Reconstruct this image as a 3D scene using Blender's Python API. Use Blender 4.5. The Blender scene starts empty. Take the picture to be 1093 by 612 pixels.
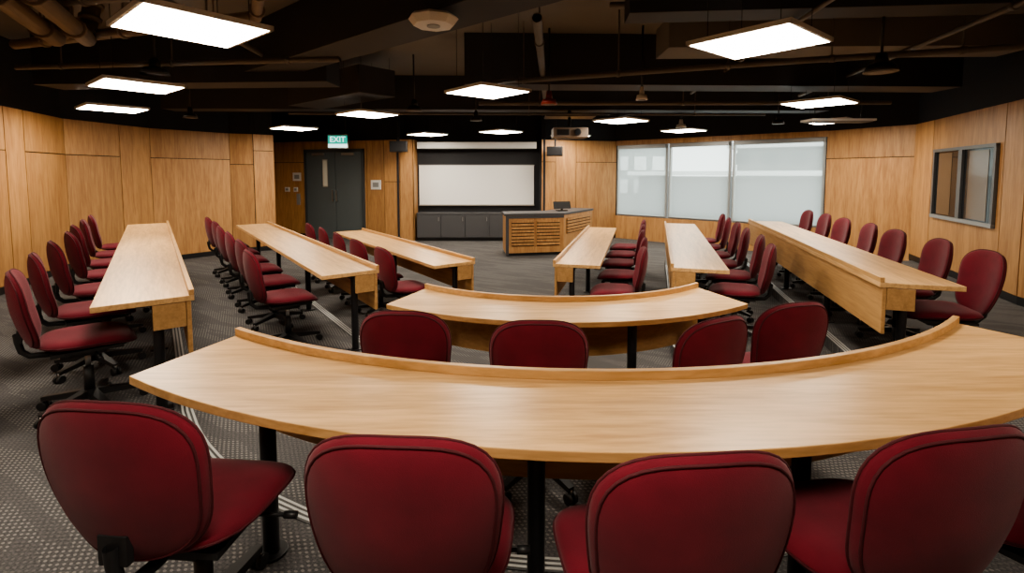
import bpy, math, random
from math import sin, cos, pi, radians, sqrt, atan2
from mathutils import Vector, Matrix
random.seed(7)
scene = bpy.context.scene
COL = scene.collection

# ------------------------------------------------------------------ materials
def new_mat(name):
    m = bpy.data.materials.new(name); m.use_nodes = True
    nt = m.node_tree
    b = nt.nodes.get('Principled BSDF')
    return m, nt, b

def simple(name, col, rough=0.5, metal=0.0, bump=0, bscale=200, spec=0.5):
    m, nt, b = new_mat(name)
    b.inputs['Base Color'].default_value = (*col, 1)
    b.inputs['Roughness'].default_value = rough
    b.inputs['Metallic'].default_value = metal
    b.inputs['Specular IOR Level'].default_value = spec
    n = nt.nodes.new('ShaderNodeTexNoise'); n.inputs['Scale'].default_value = bscale
    tc = nt.nodes.new('ShaderNodeTexCoord')
    nt.links.new(tc.outputs['Object'], n.inputs['Vector'])
    mx = nt.nodes.new('ShaderNodeMixRGB'); mx.blend_type = 'MULTIPLY'; mx.inputs[0].default_value = 0.18
    mx.inputs[1].default_value = (*col, 1)
    nt.links.new(n.outputs['Fac'], mx.inputs[2]); nt.links.new(mx.outputs[0], b.inputs['Base Color'])
    if bump:
        bp = nt.nodes.new('ShaderNodeBump'); bp.inputs['Strength'].default_value = bump
        bp.inputs['Distance'].default_value = 0.002
        nt.links.new(n.outputs['Fac'], bp.inputs['Height']); nt.links.new(bp.outputs[0], b.inputs['Normal'])
    return m

def wood(name, dark, light, scale, rough, seed=0.0, island=0.25):
    m, nt, b = new_mat(name)
    tc = nt.nodes.new('ShaderNodeTexCoord')
    mp = nt.nodes.new('ShaderNodeMapping'); mp.inputs['Scale'].default_value = scale
    nt.links.new(tc.outputs['Object'], mp.inputs['Vector'])
    geo = nt.nodes.new('ShaderNodeNewGeometry')
    add = nt.nodes.new('ShaderNodeVectorMath'); add.operation = 'ADD'
    mul = nt.nodes.new('ShaderNodeMath'); mul.operation = 'MULTIPLY'; mul.inputs[1].default_value = 37.0
    nt.links.new(geo.outputs['Random Per Island'], mul.inputs[0])
    nt.links.new(mp.outputs[0], add.inputs[0]); nt.links.new(mul.outputs[0], add.inputs[1])
    n1 = nt.nodes.new('ShaderNodeTexNoise'); n1.inputs['Scale'].default_value = 1.0
    n1.inputs['Detail'].default_value = 5; n1.inputs['Roughness'].default_value = 0.6
    n1.inputs['Distortion'].default_value = 0.8
    n2 = nt.nodes.new('ShaderNodeTexNoise'); n2.inputs['Scale'].default_value = 5.0
    n2.inputs['Detail'].default_value = 3
    nt.links.new(add.outputs[0], n1.inputs['Vector']); nt.links.new(add.outputs[0], n2.inputs['Vector'])
    mixf = nt.nodes.new('ShaderNodeMath'); mixf.operation = 'MULTIPLY_ADD'; mixf.inputs[1].default_value = 0.38
    nt.links.new(n2.outputs['Fac'], mixf.inputs[0])
    sc = nt.nodes.new('ShaderNodeMath'); sc.operation = 'MULTIPLY'; sc.inputs[1].default_value = 0.62
    nt.links.new(n1.outputs['Fac'], sc.inputs[0]); nt.links.new(sc.outputs[0], mixf.inputs[2])
    cr = nt.nodes.new('ShaderNodeValToRGB')
    cr.color_ramp.elements[0].position = 0.36; cr.color_ramp.elements[0].color = (*dark, 1)
    cr.color_ramp.elements[1].position = 0.60; cr.color_ramp.elements[1].color = (*light, 1)
    nt.links.new(mixf.outputs[0], cr.inputs[0])
    hs = nt.nodes.new('ShaderNodeHueSaturation')
    mr = nt.nodes.new('ShaderNodeMapRange'); mr.inputs['To Min'].default_value = 1 - island; mr.inputs['To Max'].default_value = 1.0
    nt.links.new(geo.outputs['Random Per Island'], mr.inputs['Value'])
    nt.links.new(mr.outputs[0], hs.inputs['Value']); nt.links.new(cr.outputs[0], hs.inputs['Color'])
    nt.links.new(hs.outputs[0], b.inputs['Base Color'])
    b.inputs['Roughness'].default_value = rough
    bp = nt.nodes.new('ShaderNodeBump'); bp.inputs['Strength'].default_value = 0.08; bp.inputs['Distance'].default_value = 0.002
    nt.links.new(mixf.outputs[0], bp.inputs['Height']); nt.links.new(bp.outputs[0], b.inputs['Normal'])
    return m

M_WALLWOOD = wood('oak_wall_veneer', (0.34, 0.165, 0.060), (0.52, 0.285, 0.112), (9, 9, 0.9), 0.5, island=0.18)
M_TOP = wood('oak_table_laminate', (0.47, 0.265, 0.108), (0.71, 0.445, 0.205), (1.1, 13, 13), 0.34, island=0.0)
M_EDGE = wood('oak_edge_band', (0.40, 0.22, 0.08), (0.57, 0.335, 0.14), (1.1, 13, 13), 0.4, island=0.0)
M_PANEL = wood('oak_modesty_panel', (0.36, 0.195, 0.075), (0.51, 0.295, 0.12), (1.1, 13, 13), 0.45, island=0.0)
M_BLACK = simple('black_powder_coat', (0.012, 0.012, 0.014), 0.4)
M_PLASTIC = simple('black_plastic', (0.015, 0.015, 0.016), 0.5)
M_CEIL = simple('ceiling_slab_paint', (0.21, 0.20, 0.19), 0.8, bscale=2)
M_BEAM = simple('beam_black_paint', (0.040, 0.043, 0.052), 0.6, bscale=3)
M_SOFFIT = simple('black_wall_paint', (0.020, 0.020, 0.024), 0.7)
M_PIPE = simple('painted_pipe', (0.14, 0.13, 0.125), 0.5)
M_PIPEL = simple('bare_duct_pipe', (0.20, 0.155, 0.12), 0.5)
M_SEAM = simple('dark_backing', (0.03, 0.018, 0.01), 0.8)
M_WHITE = simple('white_plastic', (0.75, 0.75, 0.73), 0.4)
M_GREYF = simple('window_frame_grey', (0.30, 0.31, 0.31), 0.4, 0.2)
M_GREYD = simple('dark_aluminium', (0.13, 0.135, 0.14), 0.4, 0.3)
M_DOOR = simple('door_grey_paint', (0.105, 0.128, 0.135), 0.45)
M_DOORF = simple('door_frame_paint', (0.055, 0.065, 0.07), 0.45)
M_CAB = simple('cabinet_dark_laminate', (0.07, 0.07, 0.075), 0.5)
M_WB = simple('whiteboard_enamel', (0.90, 0.90, 0.88), 0.3)
M_STEEL = simple('brushed_steel', (0.5, 0.5, 0.5), 0.3, 0.9)
M_STRIP = simple('nosing_light_insert', (0.42, 0.42, 0.40), 0.5)
M_STRIPD = simple('nosing_dark_insert', (0.05, 0.05, 0.05), 0.6)
M_RED = simple('red_plastic', (0.3, 0.03, 0.02), 0.4)
M_DGLASS = simple('dark_glass', (0.02, 0.022, 0.025), 0.05)

def fabric():
    m, nt, b = new_mat('maroon_upholstery')
    tc = nt.nodes.new('ShaderNodeTexCoord')
    n = nt.nodes.new('ShaderNodeTexNoise'); n.inputs['Scale'].default_value = 6; n.inputs['Detail'].default_value = 4
    nt.links.new(tc.outputs['Object'], n.inputs['Vector'])
    cr = nt.nodes.new('ShaderNodeValToRGB')
    cr.color_ramp.elements[0].position = 0.3; cr.color_ramp.elements[0].color = (0.100, 0.0065, 0.014, 1)
    cr.color_ramp.elements[1].position = 0.75; cr.color_ramp.elements[1].color = (0.165, 0.011, 0.023, 1)
    nt.links.new(n.outputs['Fac'], cr.inputs[0]); nt.links.new(cr.outputs[0], b.inputs['Base Color'])
    n2 = nt.nodes.new('ShaderNodeTexNoise'); n2.inputs['Scale'].default_value = 420
    nt.links.new(tc.outputs['Object'], n2.inputs['Vector'])
    bp = nt.nodes.new('ShaderNodeBump'); bp.inputs['Strength'].default_value = 0.35; bp.inputs['Distance'].default_value = 0.002
    nt.links.new(n2.outputs['Fac'], bp.inputs['Height']); nt.links.new(bp.outputs[0], b.inputs['Normal'])
    b.inputs['Roughness'].default_value = 0.85
    b.inputs['Specular IOR Level'].default_value = 0.25
    b.inputs['Sheen Weight'].default_value = 0.10
    return m
M_FAB = fabric()
M_PIPING = simple('maroon_piping', (0.07, 0.004, 0.009), 0.8)

def carpet():
    m, nt, b = new_mat('patterned_carpet')
    L = nt.links
    tc = nt.nodes.new('ShaderNodeTexCoord')
    mp = nt.nodes.new('ShaderNodeMapping'); mp.inputs['Rotation'].default_value = (0, 0, radians(28))
    L.new(tc.outputs['Object'], mp.inputs['Vector'])
    sx = nt.nodes.new('ShaderNodeSeparateXYZ'); L.new(mp.outputs[0], sx.inputs[0])
    def mth(op, a, bb=None, c=None):
        x = nt.nodes.new('ShaderNodeMath'); x.operation = op
        for i, v in enumerate((a, bb, c)):
            if v is None: continue
            if isinstance(v, (int, float)): x.inputs[i].default_value = v
            else: L.new(v, x.inputs[i])
        return x.outputs[0]
    X, Y = sx.outputs['X'], sx.outputs['Y']
    a = mth('SINE', mth('MULTIPLY', X, 150)); c = mth('SINE', mth('MULTIPLY', Y, 230))
    dots = mth('GREATER_THAN', mth('MULTIPLY', a, c), 0.38)
    nb = nt.nodes.new('ShaderNodeTexNoise'); nb.inputs['Scale'].default_value = 3.2; nb.inputs['Detail'].default_value = 3
    cmb = nt.nodes.new('ShaderNodeCombineXYZ')
    L.new(mth('MULTIPLY', X, 0.35), cmb.inputs[0]); L.new(mth('MULTIPLY', Y, 2.2), cmb.inputs[1])
    L.new(cmb.outputs[0], nb.inputs['Vector'])
    band = mth('GREATER_THAN', nb.outputs['Fac'], 0.50)
    fac = mth('MULTIPLY', dots, mth('MULTIPLY_ADD', band, 0.42, 0.18))
    n = nt.nodes.new('ShaderNodeTexNoise'); n.inputs['Scale'].default_value = 120; n.inputs['Detail'].default_value = 3
    L.new(tc.outputs['Object'], n.inputs['Vector'])
    cr = nt.nodes.new('ShaderNodeValToRGB')
    cr.color_ramp.elements[0].position = 0.3; cr.color_ramp.elements[0].color = (0.052, 0.050, 0.053, 1)
    cr.color_ramp.elements[1].position = 0.75; cr.color_ramp.elements[1].color = (0.125, 0.12, 0.118, 1)
    L.new(n.outputs['Fac'], cr.inputs[0])
    mx = nt.nodes.new('ShaderNodeMixRGB'); L.new(fac, mx.inputs[0]); L.new(cr.outputs[0], mx.inputs[1])
    mx.inputs[2].default_value = (0.29, 0.275, 0.255, 1)
    L.new(mx.outputs[0], b.inputs['Base Color'])
    b.inputs['Roughness'].default_value = 0.95; b.inputs['Specular IOR Level'].default_value = 0.1
    bp = nt.nodes.new('ShaderNodeBump'); bp.inputs['Strength'].default_value = 0.4; bp.inputs['Distance'].default_value = 0.003
    L.new(n.outputs['Fac'], bp.inputs['Height']); L.new(bp.outputs[0], b.inputs['Normal'])
    return m
M_CARPET = carpet()

def emis(name, col, s):
    m, nt, b = new_mat(name)
    b.inputs['Base Color'].default_value = (*col, 1)
    b.inputs['Emission Color'].default_value = (*col, 1)
    b.inputs['Emission Strength'].default_value = s
    return m
M_LIGHT = emis('led_panel_diffuser', (1.0, 0.89, 0.74), 31)
M_SIGNW = emis('sign_backlight', (0.7, 1.0, 0.95), 1.2)
M_SIGNG = emis('sign_green_backlight', (0.0, 0.45, 0.35), 0.7)

def blind():
    m, nt, b = new_mat('translucent_roller_blind')
    out = nt.nodes['Material Output']
    nt.nodes.remove(b)
    d = nt.nodes.new('ShaderNodeBsdfDiffuse'); d.inputs[0].default_value = (0.50, 0.52, 0.49, 1)
    t = nt.nodes.new('ShaderNodeBsdfTranslucent'); t.inputs[0].default_value = (0.85, 0.88, 0.85, 1)
    tr = nt.nodes.new('ShaderNodeBsdfTransparent'); tr.inputs[0].default_value = (0.92, 0.95, 0.93, 1)
    m1 = nt.nodes.new('ShaderNodeMixShader'); m1.inputs[0].default_value = 0.6
    m2 = nt.nodes.new('ShaderNodeMixShader')
    tc = nt.nodes.new('ShaderNodeTexCoord'); n = nt.nodes.new('ShaderNodeTexNoise'); n.inputs['Scale'].default_value = 300
    nt.links.new(tc.outputs['Object'], n.inputs['Vector'])
    mr = nt.nodes.new('ShaderNodeMapRange'); mr.inputs['To Min'].default_value = 0.50; mr.inputs['To Max'].default_value = 0.60
    nt.links.new(n.outputs['Fac'], mr.inputs['Value']); nt.links.new(mr.outputs[0], m2.inputs[0])
    nt.links.new(d.outputs[0], m1.inputs[1]); nt.links.new(t.outputs[0], m1.inputs[2])
    nt.links.new(m1.outputs[0], m2.inputs[1]); nt.links.new(tr.outputs[0], m2.inputs[2])
    nt.links.new(m2.outputs[0], out.inputs['Surface'])
    return m
M_BLIND = blind()

# ------------------------------------------------------------------ mesh builder
class MB:
    def __init__(s): s.v = []; s.f = []; s.m = []; s.sm = []; s.mats = []
    def mi(s, mat):
        if mat not in s.mats: s.mats.append(mat)
        return s.mats.index(mat)
    def face(s, idx, mat, smooth=False):
        s.f.append(tuple(idx)); s.m.append(s.mi(mat)); s.sm.append(smooth)
    def add(s, co): s.v.append(tuple(co)); return len(s.v) - 1
    def prism(s, poly, z0, z1, mat, topmat=None, sidemats=None):
        n = len(poly)
        a = sum(poly[i][0]*poly[(i+1) % n][1] - poly[(i+1) % n][0]*poly[i][1] for i in range(n))
        if a < 0: poly = poly[::-1]
        b0 = [s.add((p[0], p[1], z0)) for p in poly]; b1 = [s.add((p[0], p[1], z1)) for p in poly]
        s.face(b1, topmat or mat); s.face(b0[::-1], mat)
        for i in range(n):
            j = (i+1) % n
            s.face((b0[i], b0[j], b1[j], b1[i]), mat)
    def box(s, c, size, mat, rot=0.0, rx=0.0):
        M = Matrix.Translation(c) @ Matrix.Rotation(rot, 4, 'Z') @ Matrix.Rotation(rx, 4, 'X')
        hx, hy, hz = size[0]/2, size[1]/2, size[2]/2
        ids = [s.add(M @ Vector((x*hx, y*hy, z*hz))) for z in (-1, 1) for (x, y) in ((-1, -1), (1, -1), (1, 1), (-1, 1))]
        for q in ((3, 2, 1, 0), (4, 5, 6, 7), (0, 1, 5, 4), (1, 2, 6, 5), (2, 3, 7, 6), (3, 0, 4, 7)):
            s.face([ids[k] for k in q], mat)
    def cyl(s, p0, p1, r, mat, n=16, r2=None, smooth=True):
        p0, p1 = Vector(p0), Vector(p1); d = (p1-p0).normalized()
        up = Vector((0, 0, 1)) if abs(d.z) < 0.95 else Vector((1, 0, 0))
        a = d.cross(up).normalized(); b = d.cross(a).normalized(); r2 = r if r2 is None else r2
        A = [s.add(p0 + (a*cos(2*pi*i/n) + b*sin(2*pi*i/n))*r) for i in range(n)]
        B = [s.add(p1 + (a*cos(2*pi*i/n) + b*sin(2*pi*i/n))*r2) for i in range(n)]
        for i in range(n):
            j = (i+1) % n; s.face((A[i], A[j], B[j], B[i]), mat, smooth)
        s.face(A[::-1], mat); s.face(B, mat)
    def tube(s, pts, r, mat, n=8, closed=False):
        rings = []; N = len(pts)
        for k in range(N):
            p = Vector(pts[k])
            q0 = Vector(pts[(k-1) % N] if (closed or k > 0) else pts[k]); q1 = Vector(pts[(k+1) % N] if (closed or k < N-1) else pts[k])
            d = (q1-q0).normalized()
            up = Vector((0, 1, 0)) if abs(d.y) < 0.9 else Vector((0, 0, 1))
            a = d.cross(up).normalized(); b = d.cross(a).normalized()
            rings.append([s.add(p + (a*cos(2*pi*i/n)+b*sin(2*pi*i/n))*r) for i in range(n)])
        for k in range(N if closed else N-1):
            A, B = rings[k], rings[(k+1) % N]
            for i in range(n):
                j = (i+1) % n; s.face((A[i], A[j], B[j], B[i]), mat, True)
    def seg(s, p0, p1, z0, z1, o0, o1, mat):
        """box along plan segment p0-p1, offset o0..o1 along left normal"""
        d = Vector((p1[0]-p0[0], p1[1]-p0[1])).normalized(); n = Vector((-d.y, d.x))
        P = [(p0[0]+n.x*o0, p0[1]+n.y*o0), (p1[0]+n.x*o0, p1[1]+n.y*o0), (p1[0]+n.x*o1, p1[1]+n.y*o1), (p0[0]+n.x*o1, p0[1]+n.y*o1)]
        s.prism(P, z0, z1, mat)
    def strip(s, A, B, z0, z1, mat, topmat=None):
        """solid between two plan polylines A and B"""
        n = len(A)
        a0 = [s.add((*p, z0)) for p in A]; a1 = [s.add((*p, z1)) for p in A]
        b0 = [s.add((*p, z0)) for p in B]; b1 = [s.add((*p, z1)) for p in B]
        for i in range(n-1):
            s.face((a1[i], a1[i+1], b1[i+1], b1[i]), topmat or mat)
            s.face((a0[i+1], a0[i], b0[i], b0[i+1]), mat)
            s.face((a0[i], a0[i+1], a1[i+1], a1[i]), mat)
            s.face((b0[i+1], b0[i], b1[i], b1[i+1]), mat)
        s.face((a0[0], a1[0], b1[0], b0[0]), mat); s.face((a0[-1], b0[-1], b1[-1], a1[-1]), mat)
    def mesh(s, name):
        me = bpy.data.meshes.new(name); me.from_pydata(s.v, [], s.f)
        for m in s.mats: me.materials.append(m)
        me.polygons.foreach_set('material_index', s.m); me.polygons.foreach_set('use_smooth', s.sm)
        me.update()
        import bmesh
        bm = bmesh.new(); bm.from_mesh(me); bmesh.ops.recalc_face_normals(bm, faces=bm.faces); bm.to_mesh(me); bm.free()
        return me
    def obj(s, name, loc=(0, 0, 0), rot=0.0, bevel=0, parent=None):
        o = bpy.data.objects.new(name, s.mesh(name)); COL.objects.link(o)
        o.location = loc; o.rotation_euler = (0, 0, rot)
        if bevel:
            b = o.modifiers.new('bevel', 'BEVEL'); b.width = bevel; b.segments = 2; b.limit_method = 'ANGLE'; b.angle_limit = radians(50)
        if parent: o.parent = parent
        return o

# ------------------------------------------------------------------ key geometry
H = 1.5                      # camera height above the upper tier
CX, CY = 0.36, 4.75          # centre of the curved rows
Z3, Z2, Z1 = 0.0, -0.10, -0.20
ZW = H + 0.86                # top of timber panelling
ZC = H + 1.75                # slab
def arc(r, a0, a1, n): return [(CX + r*sin(radians(a0+(a1-a0)*i/n)), CY - r*cos(radians(a0+(a1-a0)*i/n))) for i in range(n+1)]

# floors
fl = MB()
room = [(5.0, -2.2), (5.3, 3.0), (5.8, 5.5), (7.0, 8.5), (6.3, 9.8), (2.75, 12.9), (0.74, 12.3), (0.74, 12.75), (-2.8, 12.75), (-2.8, 12.3), (-6.5, 13.3),
        (-5.3, 10.87), (-5.6, 10.6), (-6.0, 10.4), (-6.8, 9.2), (-6.95, 7.6), (-6.2, 5.6), (-5.3, 3.0), (-5.0, -2.2)]
fl.prism(room, -0.35, Z1, M_CARPET)
fl.obj('floor')
back = [(7.0, 8.5), (5.8, 5.5), (5.3, 3.0), (5.0, -2.2), (-5.0, -2.2), (-5.3, 3.0), (-6.2, 5.6), (-6.95, 7.6)]
in2 = [(-6.83, 8.9), (-4.6, 8.95), (-4.26, 8.43), (-1.22, 4.33)] + arc(1.5, -72, 50, 24) + [(1.49, 4.42), (2.69, 8.46), (2.85, 9.0), (6.76, 8.95)]
in3 = [(-6.87, 8.4), (-5.75, 8.1), (-2.02, 3.0)] + arc(2.95, -52, 52, 36) + [(2.62, 3.36), (3.84, 7.86), (3.95, 8.3), (6.94, 8.35)]
t2 = MB(); t2.prism(in2 + back, Z1, Z2, M_CARPET); t2.obj('floor_tier_middle')
t3 = MB(); t3.prism(in3 + back[1:], Z2, Z3, M_CARPET); t3.obj('floor_tier_upper')

def offset(pts, o):
    out = []
    for i, p in enumerate(pts):
        a = pts[max(i-1, 0)]; b = pts[min(i+1, len(pts)-1)]
        d = Vector((b[0]-a[0], b[1]-a[1])).normalized()
        out.append((p[0]+d.y*o, p[1]-d.x*o))
    return out
def nosing(name, path, z):
    m = MB()
    m.strip(offset(path, 0.0), offset(path, 0.075), z, z+0.004, M_STRIPD)
    for a in (0.006, 0.030, 0.054):
        m.strip(offset(path, a), offset(path, a+0.012), z+0.004, z+0.0065, M_STRIP)
    m.obj(name)
nosing('trim_1', in3[1:-1], Z3)
nosing('trim_2', in2[2:-2], Z2)

# ------------------------------------------------------------------ walls
def wood_wall(m, p0, p1, cuts, zb, seams, e0=.045, e1=.045):
    """cuts: fractions along segment; panels on the left-normal (room) side"""
    p0 = Vector(p0); p1 = Vector(p1)
    dd = (p1-p0).normalized()
    m.seg(p0-dd*e0, p1+dd*e1, zb, ZC, -0.12, -0.02, M_SOFFIT)
    m.seg(p0, p1, zb, ZW, -0.02, -0.006, M_SEAM)
    L = (p1-p0).length; g = 0.007/L
    for i in range(len(cuts)-1):
        a = p0.lerp(p1, cuts[i]+g); b = p0.lerp(p1, cuts[i+1]-g)
        s = seams[i % len(seams)]
        zs = [zb+0.1] + ([s] if s else []) + [ZW]
        for k in range(len(zs)-1):
            m.seg(a, b, zs[k]+(0.007 if k else 0), zs[k+1]-0.007, -0.006, 0.012, M_WALLWOOD)
    m.seg(p0, p1, zb, zb+0.09, -0.006, 0.008, M_BLACK)
# room polygon is ccw -> interior is on the left normal
S = 1.80
wr = MB()
wood_wall(wr, (5.0, -2.2), (5.3, 3.0), [0, .25, .5, .75, 1], Z3, [0, S])
wood_wall(wr, (5.3, 3.0), (5.8, 5.5), [0, .45, 1], Z3, [0, S])
pR0, pR1 = Vector((5.8, 5.5)), Vector((7.0, 8.5))
wood_wall(wr, pR0, pR1, [0, .14, .77, 1], Z3, [0, 0, 0])
wood_wall(wr, (7.0, 8.5), (6.3, 9.8), [0, 1], Z1, [S])
wr.obj('wall_right')
wl = MB()
wood_wall(wl, (-5.3, 3.0), (-5.0, -2.2), [0, .25, .5, .75, 1], Z3, [0, S])
wood_wall(wl, (-6.2, 5.6), (-5.3, 3.0), [0, .5, 1], Z3, [S, 0])
wood_wall(wl, (-6.95, 7.6), (-6.2, 5.6), [0, .50, .70, 1], Z3, [S, 0, S])
wood_wall(wl, (-6.8, 9.2), (-6.95, 7.6), [0, .40, 1], Z1, [0, S])
wood_wall(wl, (-6.0, 10.4), (-6.8, 9.2), [0, 1], Z1, [S])
wood_wall(wl, (-5.6, 10.6), (-6.0, 10.4), [0, 1], Z1, [S-.1])
wood_wall(wl, (-5.3, 10.87), (-5.6, 10.6), [0, 1], Z1, [S+.2], e0=0)
wood_wall(wl, (-6.5, 13.3), (-5.3, 10.87), [0, .5, 1], Z1, [0], e1=0)
wl.obj('wall_left')
wb = MB()
pD0, pD1 = Vector((-2.8, 12.3)), Vector((-6.5, 13.3))
wood_wall(wb, pD0, pD1, [0, .12, .25, .74, 1], Z1, [S-.5, 0, 0, S], e0=0)
wb.seg((-2.8, 12.75), (-2.8, 12.3), Z1, ZC, -0.1, 0.0, M_SOFFIT)
wb.seg((-2.47, 12.28), (-2.8, 12.28), Z1, ZW, 0.0, 0.03, M_WALLWOOD)
wb.seg((-2.46, 12.72), (-2.46, 12.25), Z1, ZW, -0.03, 0.0, M_WALLWOOD)
wb.seg((0.74, 12.75), (-2.8, 12.75), Z1, ZC, -0.12, 0.0, M_SOFFIT)
wb.seg((0.74, 12.3), (0.74, 12.75), Z1, ZC, -0.1, 0.0, M_SOFFIT)
wood_wall(wb, (2.75, 12.9), (0.74, 12.3), [0, .55, .82, 1], Z1, [S, 0, S], e1=0)
wb.obj('wall_back')
pW0, pW1 = Vector((6.3, 9.8)), Vector((2.75, 12.9))
zs0, zs1 = H-1.1, H+0.74
ww = MB()
ww.seg(pW0, pW1, Z1, zs0, -0.12, 0.0, M_WALLWOOD); ww.seg(pW0, pW1, zs1, ZW, -0.12, 0.0, M_WALLWOOD)
ex_ = (pW1-pW0).normalized()*.06
ww.seg(pW0-ex_, pW1+ex_, ZW, ZC, -0.14, 0.0, M_SOFFIT)
ww.obj('wall_window_side')
bh = MB(); bh.seg((-5.0, -2.2), (5.0, -2.2), Z3, ZC, -0.12, 0, M_WALLWOOD); bh.obj('wall_rear')
cl = MB(); cl.prism([(p[0]*1.03, p[1]*1.02) for p in room], ZC, ZC+0.12, M_CEIL); cl.obj('ceiling')

# windows: frame + roller blind each
fr = [0.0, .385, .70, 1.0]
for i in range(3):
    a = pW0.lerp(pW1, fr[i]+.004); b = pW0.lerp(pW1, fr[i+1]-.004)
    w = MB(); L = (b-a).length; e = 0.05/L
    a2, b2 = a.lerp(b, e), a.lerp(b, 1-e)
    w.seg(a, a2, zs0+.003, zs1-.003, -0.10, -0.02, M_GREYF); w.seg(b2, b, zs0+.003, zs1-.003, -0.10, -0.02, M_GREYF)
    w.seg(a2, b2, zs0+.003, zs0+0.05, -0.10, -0.02, M_GREYF); w.seg(a2, b2, zs1-0.05, zs1-.003, -0.10, -0.02, M_GREYF)
    w.seg(a.lerp(b, e*.6), a.lerp(b, 1-e*.6), zs1-0.10, zs1-0.02, -0.018, 0.05, M_GREYF)
    w.seg(a.lerp(b, e*.6), a.lerp(b, 1-e*.6), zs0+0.03, zs0+0.05, -0.01, 0.012, M_GREYF)
    d = (b-a).normalized(); n = Vector((-d.y, d.x))*0.003
    q0, q1 = a.lerp(b, e*.6)+n, a.lerp(b, 1-e*.6)+n
    ids = [w.add((q0.x, q0.y, zs0+.04)), w.add((q1.x, q1.y, zs0+.04)), w.add((q1.x, q1.y, zs1-.08)), w.add((q0.x, q0.y, zs1-.08))]
    w.face(ids, M_BLIND)
    w.obj('window_%d' % (i+1))

# internal window in the right wall (aluminium sliding window)
w = MB()
a, b = pR0.lerp(pR1, .17), pR0.lerp(pR1, .73); L = (b-a).length
z0, z1 = H-.68, H+.38
w.seg(a, b, z0, z1, 0.012, 0.02, M_DGLASS)
for f0, f1 in ((0, .03), (.48, .54), (.97, 1)): w.seg(a.lerp(b, f0), a.lerp(b, f1), z0, z1, 0.012, 0.05, M_GREYD)
w.seg(a, b, z0, z0+.05, 0.012, 0.055, M_GREYF); w.seg(a, b, z1-.045, z1, 0.012, 0.055, M_GREYD)
w.seg(a.lerp(b, .12), a.lerp(b, .40), z0+.07, z1-.07, 0.021, 0.024, simple('brown_pane', (0.17, 0.11, 0.065), 0.1))  # brown reflection of the room in the dark glass, painted as a thin sheet
w.seg(a.lerp(b, .68), a.lerp(b, .92), z0+.07, z1-.07, 0.021, 0.024, simple('painted_reflection_b', (0.13, 0.095, 0.065), 0.1))  # same painted reflection on the other sash, slightly darker brown
w.obj('window_4')

# exterior seen through the blinds
M_EXT = simple('facade_white', (0.85, 0.86, 0.85), 0.8); M_EXT2 = simple('facade_grey', (0.16, 0.18, 0.185), 0.8); M_EXTG = simple('facade_glass', (0.07, 0.09, 0.10), 0.2)
M_EXTM = simple('facade_mid_grey', (0.34, 0.37, 0.36), 0.8)
ex = MB()
ex.box((9.6, 17.6, 0.25), (10, 2, 2.3), M_EXT2, rot=-0.75)
ex.box((9.5, 17.4, 1.52), (10.6, 2.6, 0.16), M_EXT, rot=-0.75)
ex.box((14.6, 20.5, 1.2), (9, 3, 3.4), M_EXTM, rot=-0.62)
ex.box((14.4, 20.2, 2.72), (9.6, 3.6, 0.22), M_EXT, rot=-0.62)
for k in range(8): ex.box((10.0+k*.86, 21.2-k*.61, 2.15), (.55, .1, .5), M_EXTG, rot=-0.62)
ex.box((5.2, 23, 1.0), (3.6, 3, 3.4), M_EXTM, rot=-0.2)
ex.box((5.2, 22.9, 2.75), (3.9, 3.3, .16), M_EXT, rot=-0.2)
for k in range(4):
    for j in range(2): ex.box((4.1+k*.75, 21.66-k*.15, .95+j*1.0), (0.5, 0.06, 0.6), M_EXT, rot=-0.2)
ex.obj('neighbouring_building')
g = MB(); g.prism([(-30, 14.5), (40, 14.5), (40, 60), (-30, 60)], -0.7, -0.6, M_EXT2); g.obj('outside_ground')

# ------------------------------------------------------------------ front wall fittings
zb0, zb1 = H-.80, H+.21
o = MB(); o.box((-0.92, 12.70, (zb0+zb1)/2), (2.98, 0.04, zb1-zb0), M_WB); o.box((-0.92, 12.69, zb0-.015), (3.0, 0.08, 0.03), M_STEEL)
o.box((-0.92, 12.70, zb1+.012), (3.0, 0.05, 0.024), M_STEEL); o.obj('whiteboard')
o = MB(); o.box((-0.89, 12.45, H+.72), (3.02, 0.16, 0.16), M_WHITE); o.box((-0.89, 12.45, H+.63), (2.95, 0.03, 0.03), M_BLACK); o.obj('projector_screen_case', bevel=.004)
o = MB()
cz1 = H-1.02
o.box((-0.88, 12.47, (Z1+.08+cz1)/2), (3.04, 0.45, cz1-Z1-.08), M_CAB); o.box((-0.88, 12.49, Z1+.04), (2.96, 0.40, 0.08), M_BLACK)
for k in range(5):
    o.box((-2.40+.304+k*.608, 12.235, (Z1+.08+cz1)/2), (0.592, 0.02, cz1-Z1-.11), M_CAB); o.box((-2.40+.55+k*.608, 12.215, cz1-.12), (0.012, 0.02, 0.1), M_STEEL)
o.box((-0.88, 12.46, cz1+.015), (3.06, 0.46, 0.03), M_CAB); o.obj('storage_cabinet', bevel=.003)

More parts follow.
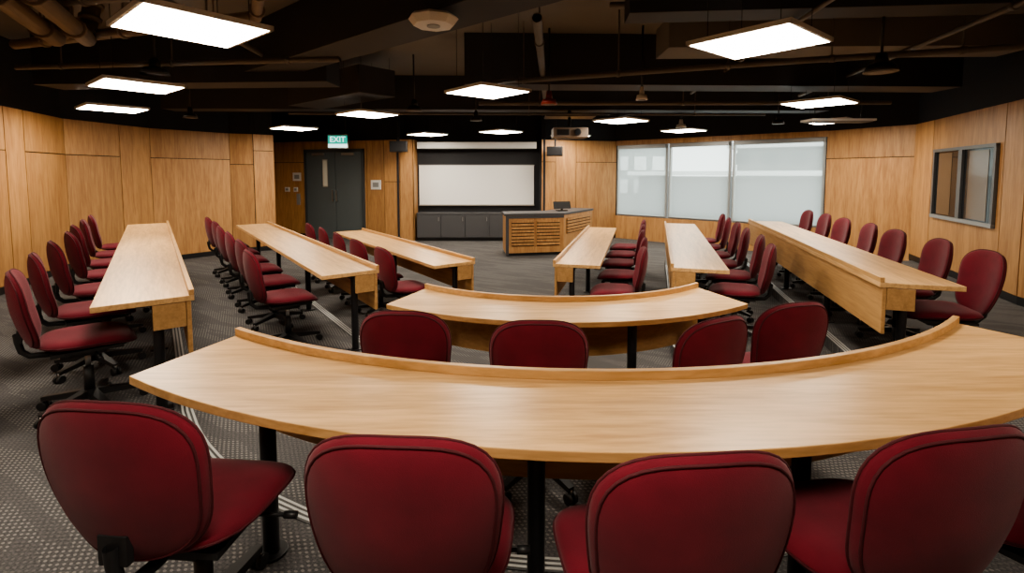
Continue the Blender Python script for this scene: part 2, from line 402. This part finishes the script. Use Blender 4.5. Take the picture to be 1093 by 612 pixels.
# door (double leaf)
u0, u1 = .271, .735
a, b = pD1.lerp(pD0, u1), pD1.lerp(pD0, u0)
zt = H+.64
d = MB(); L = (b-a).length
fw = .07/L
d.seg(a, a.lerp(b, fw), Z1, zt, 0.013, .07, M_DOORF); d.seg(a.lerp(b, 1-fw), b, Z1, zt, 0.013, .07, M_DOORF); d.seg(a, b, zt-.08, zt, 0.013, .07, M_DOORF)
split = .47
for f0, f1 in ((fw, split), (split+.008, 1-fw)):
    d.seg(a.lerp(b, f0), a.lerp(b, f1), Z1+.01, zt-.08, 0.013, .05, M_DOOR)
d.seg(a.lerp(b, .60), a.lerp(b, .69), H-.35, H+.38, 0.05, .056, M_STEEL)
d.seg(a.lerp(b, .61), a.lerp(b, .68), H-.32, H+.35, 0.055, .06, simple('door_vision_glass', (.75, .75, .66), .2))
for f in (split-.03, split+.035):
    q = a.lerp(b, f)
    d.seg(q, a.lerp(b, f+.012), H-.72, H-.42, 0.09, .11, M_STEEL); d.seg(q, a.lerp(b, f+.012), H-.72, H-.69, 0.05, .09, M_STEEL); d.seg(q, a.lerp(b, f+.012), H-.45, H-.42, 0.05, .09, M_STEEL)
d.seg(a.lerp(b, .15), a.lerp(b, .35), zt-.16, zt-.10, 0.05, .10, M_STEEL)
d.seg(a.lerp(b, .65), a.lerp(b, .85), zt-.16, zt-.10, 0.05, .10, M_STEEL)
d.obj('door_1')
def on_doorwall(name, f, z, w_, h_, mat, dep=.03):
    o = MB(); p = pD1.lerp(pD0, f); dd = (pD0-pD1).normalized()*w_/2
    o.seg(p+dd, p-dd, z-h_/2, z+h_/2, .013, .013+dep, mat); o.seg(p+dd*.6, p-dd*.6, z-h_/4, z+h_/4, .013+dep, .018+dep, M_GREYF)
    return o.obj(name, bevel=.003)
on_doorwall('wall_notice', .20, H-.08, .26, .22, M_WHITE, .008)
on_doorwall('light_switch', .12, H-.42, .14, .12, M_WHITE)
on_doorwall('light_switch', .19, H-.42, .12, .12, M_WHITE)
on_doorwall('intercom_panel', .21, H-.68, .1, .3, M_GREYF)
on_doorwall('thermostat', .82, H-.28, .28, .24, M_WHITE)
e = bpy.data.objects.new('exit_sign', None); COL.objects.link(e); e.location = (-4.3, 12.15, H+.80)
o = MB(); o.box((0, 0, 0), (.50, .10, .34), M_STEEL); o.box((0, -.052, .04), (.47, .006, .20), M_SIGNG); o.box((0, -.052, -.11), (.47, .006, .09), M_SIGNW)
o.cyl((-.18, 0, .17), (-.18, 0, .95), .01, M_BLACK); o.cyl((.18, 0, .17), (.18, 0, .95), .01, M_BLACK)
o.obj('sign_box', parent=e)
tx = bpy.data.curves.new('exit_text', 'FONT'); tx.body = 'EXIT'; tx.size = .19; tx.align_x = 'CENTER'; tx.align_y = 'CENTER'; tx.extrude = .002
to = bpy.data.objects.new('lettering', tx); COL.objects.link(to); to.parent = e; to.location = (0, -.058, .04); to.rotation_euler = (pi/2, 0, 0); tx.materials.append(M_SIGNW)

def speaker(name, x, y, z, rot, s=1.0):
    o = MB(); o.box((0, 0, 0), (.42*s, .24*s, .26*s), M_PLASTIC); o.box((0, -.125*s, 0), (.39*s, .01, .23*s), M_BLACK)
    o.cyl((0, .04, .1*s), (0, .04, ZC-z), .02, M_BLACK)
    o.obj(name, (x, y, z), rot, bevel=.01)
speaker('wall_speaker', -2.75, 11.9, H+.66, .15); speaker('wall_speaker', 1.05, 12.0, H+.55, -.2, .9)

# ------------------------------------------------------------------ tables
def straight_table(near, far, side, z, name='lecture_table'):
    """side=+1: modesty panel / ledge on local +Y ; seats on local -Y."""
    n_, f_ = Vector(near), Vector(far); L = (f_-n_).length; ang = atan2(f_.y-n_.y, f_.x-n_.x)
    m = MB(); s = side; W = .25; T = .74
    m.box((L/2, 0, T-.0175), (L, 2*W, .035), M_TOP)
    m.box((L/2, s*(W-.014), T+.018), (L, .028, .038), M_EDGE)
    m.box((L/2, s*(W-.03), T-.20), (L-.004, .025, .33), M_PANEL)
    m.box((.012, s*(W-.13), T-.115), (.022, .17, .155), M_PANEL)
    m.box((L-.012, s*(W-.13), T-.115), (.022, .17, .155), M_PANEL)
    m.box((L/2, s*.05, T-.06), (L-.2, .05, .045), M_BLACK)
    k = max(3, int(L/1.3)+1)
    for i in range(k):
        x = .12+(L-.24)*i/(k-1)
        m.cyl((x, s*.06, 0.012), (x, s*.06, T-.04), .03, M_BLACK, 20)
        m.box((x, s*.06, .006), (.09, .12, .012), M_BLACK)
        m.box((x, s*.05, T-.045), (.06, .34, .02), M_BLACK)
    for i in range(k-1):
        x = .12+(L-.24)*(i+.5)/(k-1)
        m.box((x, s*(W-.052), T-.12), (.18, .02, .06), M_WHITE)
    return m.obj(name, (n_.x, n_.y, z), ang, bevel=.003)
ARMS = {
 'L3': ((-2.2, 2.87), (-5.55, 7.4), -1, Z3), 'L2': ((-1.4, 4.2), (-4.44, 8.3), -1, Z2), 'L1': ((-.61, 5.18), (-2.75, 8.15), -1, Z1),
 'R1': ((.68, 5.1), (1.62, 8.7), 1, Z1), 'R2': ((1.7, 4.36), (2.9, 8.4), 1, Z2), 'R3': ((2.82, 3.3), (4.07, 7.8), 1, Z3)}
for k, (a, b, s, z) in ARMS.items(): straight_table(a, b, s, z)

def curved_table(ri, ro, ai, ao, z, legs, legr):
    m = MB(); T = .74+z; n = 72
    def A(r, trim=0):
        t = (r-ri)/(ro-ri); a0 = ai[0]*(1-t)+ao[0]*t; a1 = ai[1]*(1-t)+ao[1]*t
        return arc(r, a0+trim, a1-trim, n)
    m.strip(A(ro), A(ri), T-.032, T, M_EDGE, M_TOP)
    m.strip(A(ri+.028), A(ri), T, T+.036, M_EDGE)
    m.strip(A(ri+.045, .3), A(ri+.02, .3), T-.37, T-.032, M_PANEL)
    m.strip(A((ri+ro)/2+.03, 2), A((ri+ro)/2-.02, 2), T-.085, T-.032, M_BLACK)
    for a in legs:
        x, y = CX+legr*sin(radians(a)), CY-legr*cos(radians(a))
        m.cyl((x, y, z+.012), (x, y, T-.035), .03, M_BLACK, 24)
        m.cyl((x, y, z), (x, y, z+.012), .06, M_BLACK, 24)
        m.box((x, y, T-.05), (.06, (ro-ri)*.7, .03), M_BLACK, rot=radians(a))
    for a in [(legs[i]+legs[i+1])/2+o_ for i in range(len(legs)-1) for o_ in (-2, 2)]:
        r = ri+.055; m.box((CX+r*sin(radians(a)), CY-r*cos(radians(a)), T-.10), (.10, .02, .06), M_WHITE, rot=radians(a))
    return m.obj('curved_lecture_table', bevel=.003)
curved_table(2.98, 3.47, (-33.7, 39.7), (-31.3, 38), Z3, [-24.2, -5, 11.5, 33], 3.2)
curved_table(1.50, 1.98, (-42, 44), (-37, 37.5), Z2, [-32, -8, 14, 34], 1.72)

# ------------------------------------------------------------------ chair
def superell(th, n):
    c, s_ = cos(th), sin(th)
    r = (abs(c)**n + abs(s_)**n) ** (-1/n)
    return r*c, r*s_
def chair_mesh():
    m = MB(); K, Mn = 9, 56
    def bmap(u, v, dep):
        wv = .240*(1 - .22*((1-v)/2)**1.8)
        x = u*wv; z = .690 + .230*v + .014*(1-u*u)*(1 if v > 0 else 0)*v
        y = -.245 - .045*(v+1)/1.0*.9 + .055*u*u - .012*cos(v*2.2)
        return Vector((x, y - dep, z))
    def smap(u, v, dep):
        wv = .245*(1 - .06*((1-v)/2))
        z = .455 - .035*max(0, v)**3 + .012*u*u + .015*max(0, -v)**2
        return Vector((u*wv, .01+v*.235, z + dep))
    for fn, th_f, th_b, n in ((bmap, .028, .034, 3.3), (smap, .045, .028, 3.4)):
        rim = [fn(*superell(2*pi*i/Mn, n), 0) for i in range(Mn)]
        rid = [m.add(p) for p in rim]
        for side, th in ((1, th_b if fn is bmap else th_f), (-1, th_f if fn is bmap else th_b)):
            prev = rid
            for k in range(K-1, 0, -1):
                r = 1 - ((K-k)/K)**1.9
                r = max(r, .02)
                dep = side*th*(1 - r**5)**.5
                ring = []
                for i in range(Mn):
                    u, v = superell(2*pi*i/Mn, n)
                    ring.append(m.add(fn(u*r, v*r, dep)))
                for i in range(Mn):
                    j = (i+1) % Mn; m.face((prev[i], prev[j], ring[j], ring[i]), M_FAB, True)
                prev = ring
            c = m.add(fn(0, 0, side*th))
            for i in range(Mn): m.face((prev[i], prev[(i+1) % Mn], c), M_FAB, True)
    def pipe(fn, r, dep, n, rad=.004):
        m.tube([fn(superell(2*pi*i/Mn, n)[0]*r, superell(2*pi*i/Mn, n)[1]*r, dep) for i in range(Mn)], rad, M_PIPING, 6, True)
    pipe(bmap, .945, .034*(1-.945**5)**.5, 3.3); pipe(smap, 1.0, 0, 3.4); pipe(bmap, 1.0, -0.002, 3.3)
    m.box((0, 0.0, .418), (.36, .34, .02), M_PLASTIC)
    m.box((0, -.02, .39), (.16, .22, .05), M_PLASTIC)
    m.tube([(0, -.05, .40), (0, -.18, .395), (0, -.26, .405), (0, -.295, .44), (0, -.308, .50), (0, -.312, .55)], .018, M_PLASTIC, 10)
    m.box((0, -.298, .535), (.08, .02, .08), M_PLASTIC)
    m.cyl((.09, .03, .395), (.25, .05, .39), .006, M_PLASTIC, 8); m.cyl((.25, .05, .39), (.29, .055, .388), .012, M_PLASTIC, 8)
    m.cyl((0, 0, .12), (0, 0, .28), .027, M_PLASTIC, 20); m.cyl((0, 0, .28), (0, 0, .37), .015, M_STEEL, 16)
    m.cyl((0, 0, .075), (0, 0, .125), .045, M_PLASTIC, 20)
    for k in range(5):
        a = 2*pi*k/5+.3; d = Vector((cos(a), sin(a), 0)); p = Vector((-d.y, d.x, 0))
        q = []
        for r, w_, zt_, zb_ in ((.03, .028, .125, .08), (.28, .016, .085, .06)):
            for sx, z in ((-1, zb_), (1, zb_), (1, zt_), (-1, zt_)):
                vv = d*r+p*w_*sx; q.append(m.add((vv.x, vv.y, z)))
        for f in ((0, 1, 2, 3), (7, 6, 5, 4), (0, 4, 5, 1), (1, 5, 6, 2), (2, 6, 7, 3), (3, 7, 4, 0)): m.face([q[i] for i in f], M_PLASTIC)
        c = d*.275
        m.cyl((c.x, c.y, .045), (c.x, c.y, .07), .008, M_STEEL, 8)
        for sx in (-1, 1):
            e0 = c+p*.006*sx; e1 = c+p*.026*sx
            m.cyl((e0.x, e0.y, .027), (e1.x, e1.y, .027), .027, M_PLASTIC, 16)
    return m.mesh('office_chair')
CH = chair_mesh()
def chair_at(bx, by, face_deg, z):
    """bx,by position of the backrest; face_deg heading (0=+Y, positive = clockwise)"""
    a = radians(face_deg); f = Vector((sin(a), cos(a)))
    o = bpy.data.objects.new('office_chair', CH); COL.objects.link(o)
    o.location = (bx+.28*f.x, by+.28*f.y, z); o.rotation_euler = (0, 0, -a)
    return o
def arm_chairs(key, ss, off=.66, jit=5, extra=0):
    a, b, s, z = ARMS[key]; a = Vector(a); b = Vector(b); d = (b-a).normalized()
    n = Vector((-d.y, d.x))*(-s)
    for x in ss:
        p = a + d*(x+random.uniform(-.03, .03)) + n*(off+random.uniform(-.02, .03))
        head = math.degrees(atan2(-n.x, -n.y))
        chair_at(p.x, p.y, head+extra+random.uniform(-jit, jit), z)
arm_chairs('L3', [.42+.80*i for i in range(7)], off=.60, extra=-8)
arm_chairs('L2', [.62+.80*i for i in range(6)])
arm_chairs('L1', [.35+.78*i for i in range(5)])
arm_chairs('R1', [.15+.78*i for i in range(5)])
arm_chairs('R2', [.42+.74*i for i in range(6)], extra=4)
arm_chairs('R3', [.42+.70*i for i in range(7)], off=.60)
def ring_chair(r, ang, head, z):
    chair_at(CX+r*sin(radians(ang)), CY-r*cos(radians(ang)), head, z)
for r, ang, hd in ((3.80, -21.3, 5), (3.75, -9.4, 3), (3.765, 0.5, -5), (3.725, 10.2, -9), (3.70, 20.3, -30)): ring_chair(r, ang, hd, Z3)
for r, ang, hd in ((2.55, -20.6, 4), (2.55, -5.3, 2), (2.57, 13.5, -26), (2.50, 26.8, -14)): ring_chair(r, ang, hd, Z2)

# ------------------------------------------------------------------ lectern
l = MB(); zt = .68
P = [Vector((-.13, 9.95)), Vector((1.09, 10.2)), Vector((1.9, 11.5)), Vector((1.3, 11.85)), Vector((.75, 10.85)), Vector((-.2, 10.65))]
l.prism([tuple(p) for p in P], Z1+.06, zt-.04, M_WALLWOOD)
cen = Vector((.75, 10.8))
l.prism([tuple(cen+(p-cen)*1.03) for p in P], zt-.04, zt, M_CAB)
l.prism([tuple(cen+(p-cen)*.97) for p in P], Z1, Z1+.06, M_BLACK)
def slats(p0, p1, f0, f1, z0, z1, k):
    q0, q1 = p0.lerp(p1, f0), p0.lerp(p1, f1)
    l.seg(q0, q1, z0, z1, -.006, 0.0, M_SEAM)
    for i in range(k):
        h = (z1-z0)/k; l.seg(q0, q1, z0+i*h+h*.30, z0+(i+1)*h, -.03, -.006, M_WALLWOOD)
slats(P[0], P[1], .10, .48, Z1+.2, zt-.14, 8); slats(P[0], P[1], .53, .93, Z1+.2, zt-.14, 8); slats(P[1], P[2], .08, .92, zt-.45, zt-.12, 5)
l.seg(P[0], P[0].lerp(P[1], .05), Z1+.02, zt-.04, -.02, .0, M_CAB)
l.seg(P[0], P[1], zt-.10, zt-.045, -.012, .0, M_CAB)
l.obj('lectern')
mo = MB(); mo.box((0, 0, .012), (.22, .16, .02), M_PLASTIC); mo.box((0, 0, .06), (.04, .03, .09), M_PLASTIC); mo.box((0, -.01, .13), (.40, .03, .16), M_PLASTIC, rx=-.3)
mo.obj('desk_monitor', (1.1, 10.75, zt), .3)

# ------------------------------------------------------------------ lights
def led(x, y, rot, s=.69):
    z = H+.90
    m = MB(); m.box((0, 0, 0), (s-.04, s-.04, .012), M_LIGHT)
    h = s/2
    for sx, sy, w_, d_ in ((0, 1, s, .02), (0, -1, s, .02), (1, 0, .02, s), (-1, 0, .02, s)):
        m.box((sx*(h-.01), sy*(h-.01), .010), (w_, d_, .03), M_WHITE)
    m.box((0, 0, .025), (s-.05, s-.05, .012), M_BEAM)
    for sx in (-1, 1):
        for sy in (-1, 1): m.cyl((sx*h*.7, sy*h*.7, .03), (sx*h*.7, sy*h*.7, ZC-z), .003, M_BLACK, 6)
    m.box((0, 0, .06), (.25, .08, .05), M_BLACK)
    m.obj('led_panel_light', (x, y, z), radians(rot))
for x, y, r in ((-1.98, 3.08, 51), (1.70, 3.43, 39), (-.27, 5.45, 40), (-3.87, 5.1, 51), (-5.55, 6.85, 51), (-2.2, 7.5, 48), (-4.35, 9.8, 48), (1.86, 8.4, 42),
                (-.24, 10.6, 45), (3.6, 10.3, 40), (3.92, 6.3, 39), (5.5, 8.5, 39), (-1.95, 11.3, 45), (1.4, 11.7, 45), (-.2, .2, 45), (3.4, .8, 45), (-3.6, .8, 45)): led(x, y, r)

# ------------------------------------------------------------------ ceiling services
def beam(name, p0, p1, w_, z0, z1, mat=M_BEAM, bev=.005):
    m = MB(); m.seg(Vector(p0), Vector(p1), z0, z1, -w_/2, w_/2, mat); return m.obj(name, bevel=bev)
beam('ceiling_beam', (-.6, 6.4), (5.8, 6.6), .45, H+1.12, ZC)
beam('ceiling_beam', (-6.2, 8.9), (5.8, 9.2), .4, H+1.15, ZC)
beam('ceiling_beam', (1.0, 4.35), (5.2, 4.0), .3, H+1.35, ZC)
beam('ceiling_beam', (-2.2, 6.1), (-5.9, 6.3), .4, H+1.1, ZC)
beam('ceiling_beam', (-3.4, 6.4), (1.6, 2.2), .45, H+1.22, ZC)
beam('ceiling_beam', (-5.2, 3.4), (-2.4, 3.2), .30, H+1.30, ZC)
beam('air_duct', (-1.9, 7.0), (-3.5, 8.35), .6, H+1.12, H+1.5)
beam('air_duct', (1.6, 5.3), (5.3, 5.2), .5, H+1.28, H+1.6, M_CEIL)
def pipe(name, pts, r, mat=M_PIPE):
    m = MB(); m.tube(pts, r, mat, 12)
    for a, b in zip(pts[:-1], pts[1:]):
        A, B = Vector(a), Vector(b)
        for t in (.15, .5, .85):
            p = A.lerp(B, t)
            if ZC-p.z > .05:
                m.cyl((p.x, p.y, p.z), (p.x, p.y, ZC), .008, mat, 6)
                d = (B-A).normalized()*.02; m.cyl(p-d, p+d, r*1.25, mat, 12)
    m.obj(name)
pipe('service_pipe', [(-3.05, 2.4, H+1.3), (-4.4, 4.8, H+1.3), (-4.4, 4.9, H+1.7)], .075, M_PIPEL)
pipe('service_pipe', [(-2.80, 2.4, H+1.3), (-4.1, 4.8, H+1.3), (-4.1, 4.9, H+1.7)], .075, M_PIPEL)
pipe('service_pipe', [(.2, 4.0, H+1.25), (.6, 8.8, H+1.25)], .04)
pipe('service_pipe', [(-.4, 3.0, H+1.45), (4.8, 2.6, H+1.45)], .035)
pipe('service_pipe', [(-5.2, 5.2, H+1.35), (-2.2, 4.3, H+1.35), (-1.6, 3.2, H+1.35)], .05, M_PIPEL)
pipe('sprinkler_pipe', [(-.5, 7.4, H+1.05), (5.6, 7.3, H+1.05)], .03)
pipe('sprinkler_pipe', [(-.3, 5.9, H+1.08), (2.6, 4.8, H+1.08), (5.3, 3.9, H+1.08)], .03)
pipe('conduit_pipe', [(2.2, 2.2, H+1.3), (2.9, 8.0, H+1.3)], .02)
pipe('conduit_pipe', [(-3.9, 8.6, H+1.05), (4.5, 8.75, H+1.05)], .02)
pipe('conduit_pipe', [(-2.6, 2.4, H+1.35), (-2.9, 6.6, H+1.35)], .03)
pipe('conduit_pipe', [(-5.6, 5.6, H+1.2), (-1.8, 5.2, H+1.2)], .03)
pipe('conduit_pipe', [(3.6, 3.0, H+1.25), (4.6, 7.9, H+1.25)], .025)
pipe('conduit_pipe', [(-5.1, 4.4, H+1.45), (-2.0, 3.9, H+1.45)], .05)
for y in (3.3, 4.6, 7.9, 10.6): pipe('sprinkler_pipe', [(.9, y, H+1.55), (4.8, y-.3, H+1.55)], .025)

m = MB(); m.cyl((0, 0, 0), (0, 0, .05), .15, M_WHITE, 8, .19, False); m.cyl((0, 0, .05), (0, 0, .07), .19, M_WHITE, 8, .17, False); m.cyl((0, 0, -.006), (0, 0, 0), .05, M_GREYF, 20)
m.cyl((0, 0, .07), (0, 0, .11), .02, M_BLACK, 10); m.obj('wireless_access_point', (-.59, 3.75, H+1.11))
def pendant(name, x, y, dz, r, col=M_BLACK):
    m = MB(); m.cyl((0, 0, 0), (0, 0, .06), r, col, 24, r*.8); m.cyl((0, 0, .06), (0, 0, .16), r*.45, col, 20, r*.3); m.cyl((0, 0, .16), (0, 0, ZC-H-dz), .012, M_BLACK, 8)
    m.cyl((0, 0, -.004), (0, 0, 0), r*.7, M_PIPE, 20); m.obj(name, (x, y, H+dz))
pendant('pendant_speaker', -3.6, 5.0, 1.0, .13); pendant('pendant_speaker', -1.45, 7.3, .93, .12); pendant('pendant_speaker', 3.2, 4.3, .88, .13)
pendant('heat_detector', .45, 6.0, .84, .10, M_RED); pendant('pendant_speaker', -.6, 8.2, .88, .1); pendant('pendant_speaker', 1.55, 5.9, .88, .07, M_WHITE)
pendant('pendant_speaker', 4.6, 8.5, .86, .1); pendant('smoke_detector', 3.3, 9.6, .9, .1, M_WHITE); pendant('pendant_speaker', -4.9, 7.5, .85, .1)
m = MB(); m.box((0, 0, 0), (.62, .5, .17), M_PIPEL); m.box((0, 0, .09), (.50, .40, .02), M_BLACK); m.cyl((.12, -.24, 0), (.12, -.30, 0), .06, M_BLACK, 24); m.cyl((.12, -.30, 0), (.12, -.305, 0), .045, M_DGLASS, 24)
m.box((-.14, -.253, 0), (.22, .01, .1), M_BLACK); m.cyl((0, 0, .1), (0, 0, .41), .03, M_BLACK, 12)
m.box((0, 0, .30), (.9, .5, .03), M_BLACK)
m.obj('ceiling_projector', (1.05, 9.0, H+.74), 0, bevel=.01)
m = MB(); m.box((0, 0, 0), (.95, .30, .03), M_WHITE)
for i in range(7): m.box((0, -.12+i*.04, -.02), (.88, .012, .02), M_GREYF)
for sx in (-1, 1): m.cyl((sx*.35, 0, .02), (sx*.35, 0, ZC-H-.80), .008, M_BLACK, 8)
m.obj('air_vent_grille', (4.9, 7.4, H+.80), .0)

# ------------------------------------------------------------------ world + camera
wd = bpy.data.worlds.new('World'); scene.world = wd; wd.use_nodes = True
bg = wd.node_tree.nodes['Background']; bg.inputs[0].default_value = (0.86, 0.94, 0.92, 1); bg.inputs[1].default_value = 2.6
scene.view_settings.view_transform = 'AgX'
scene.view_settings.look = 'AgX - Medium High Contrast'
scene.view_settings.exposure = 0.42
cam = bpy.data.cameras.new('camera'); co = bpy.data.objects.new('camera', cam); COL.objects.link(co)
cam.sensor_width = 36; cam.lens = 520/1093*36; cam.shift_y = -84/1093; cam.clip_start = .05
co.location = (0, 0, H); co.rotation_euler = (radians(86), 0, 0)
scene.camera = co
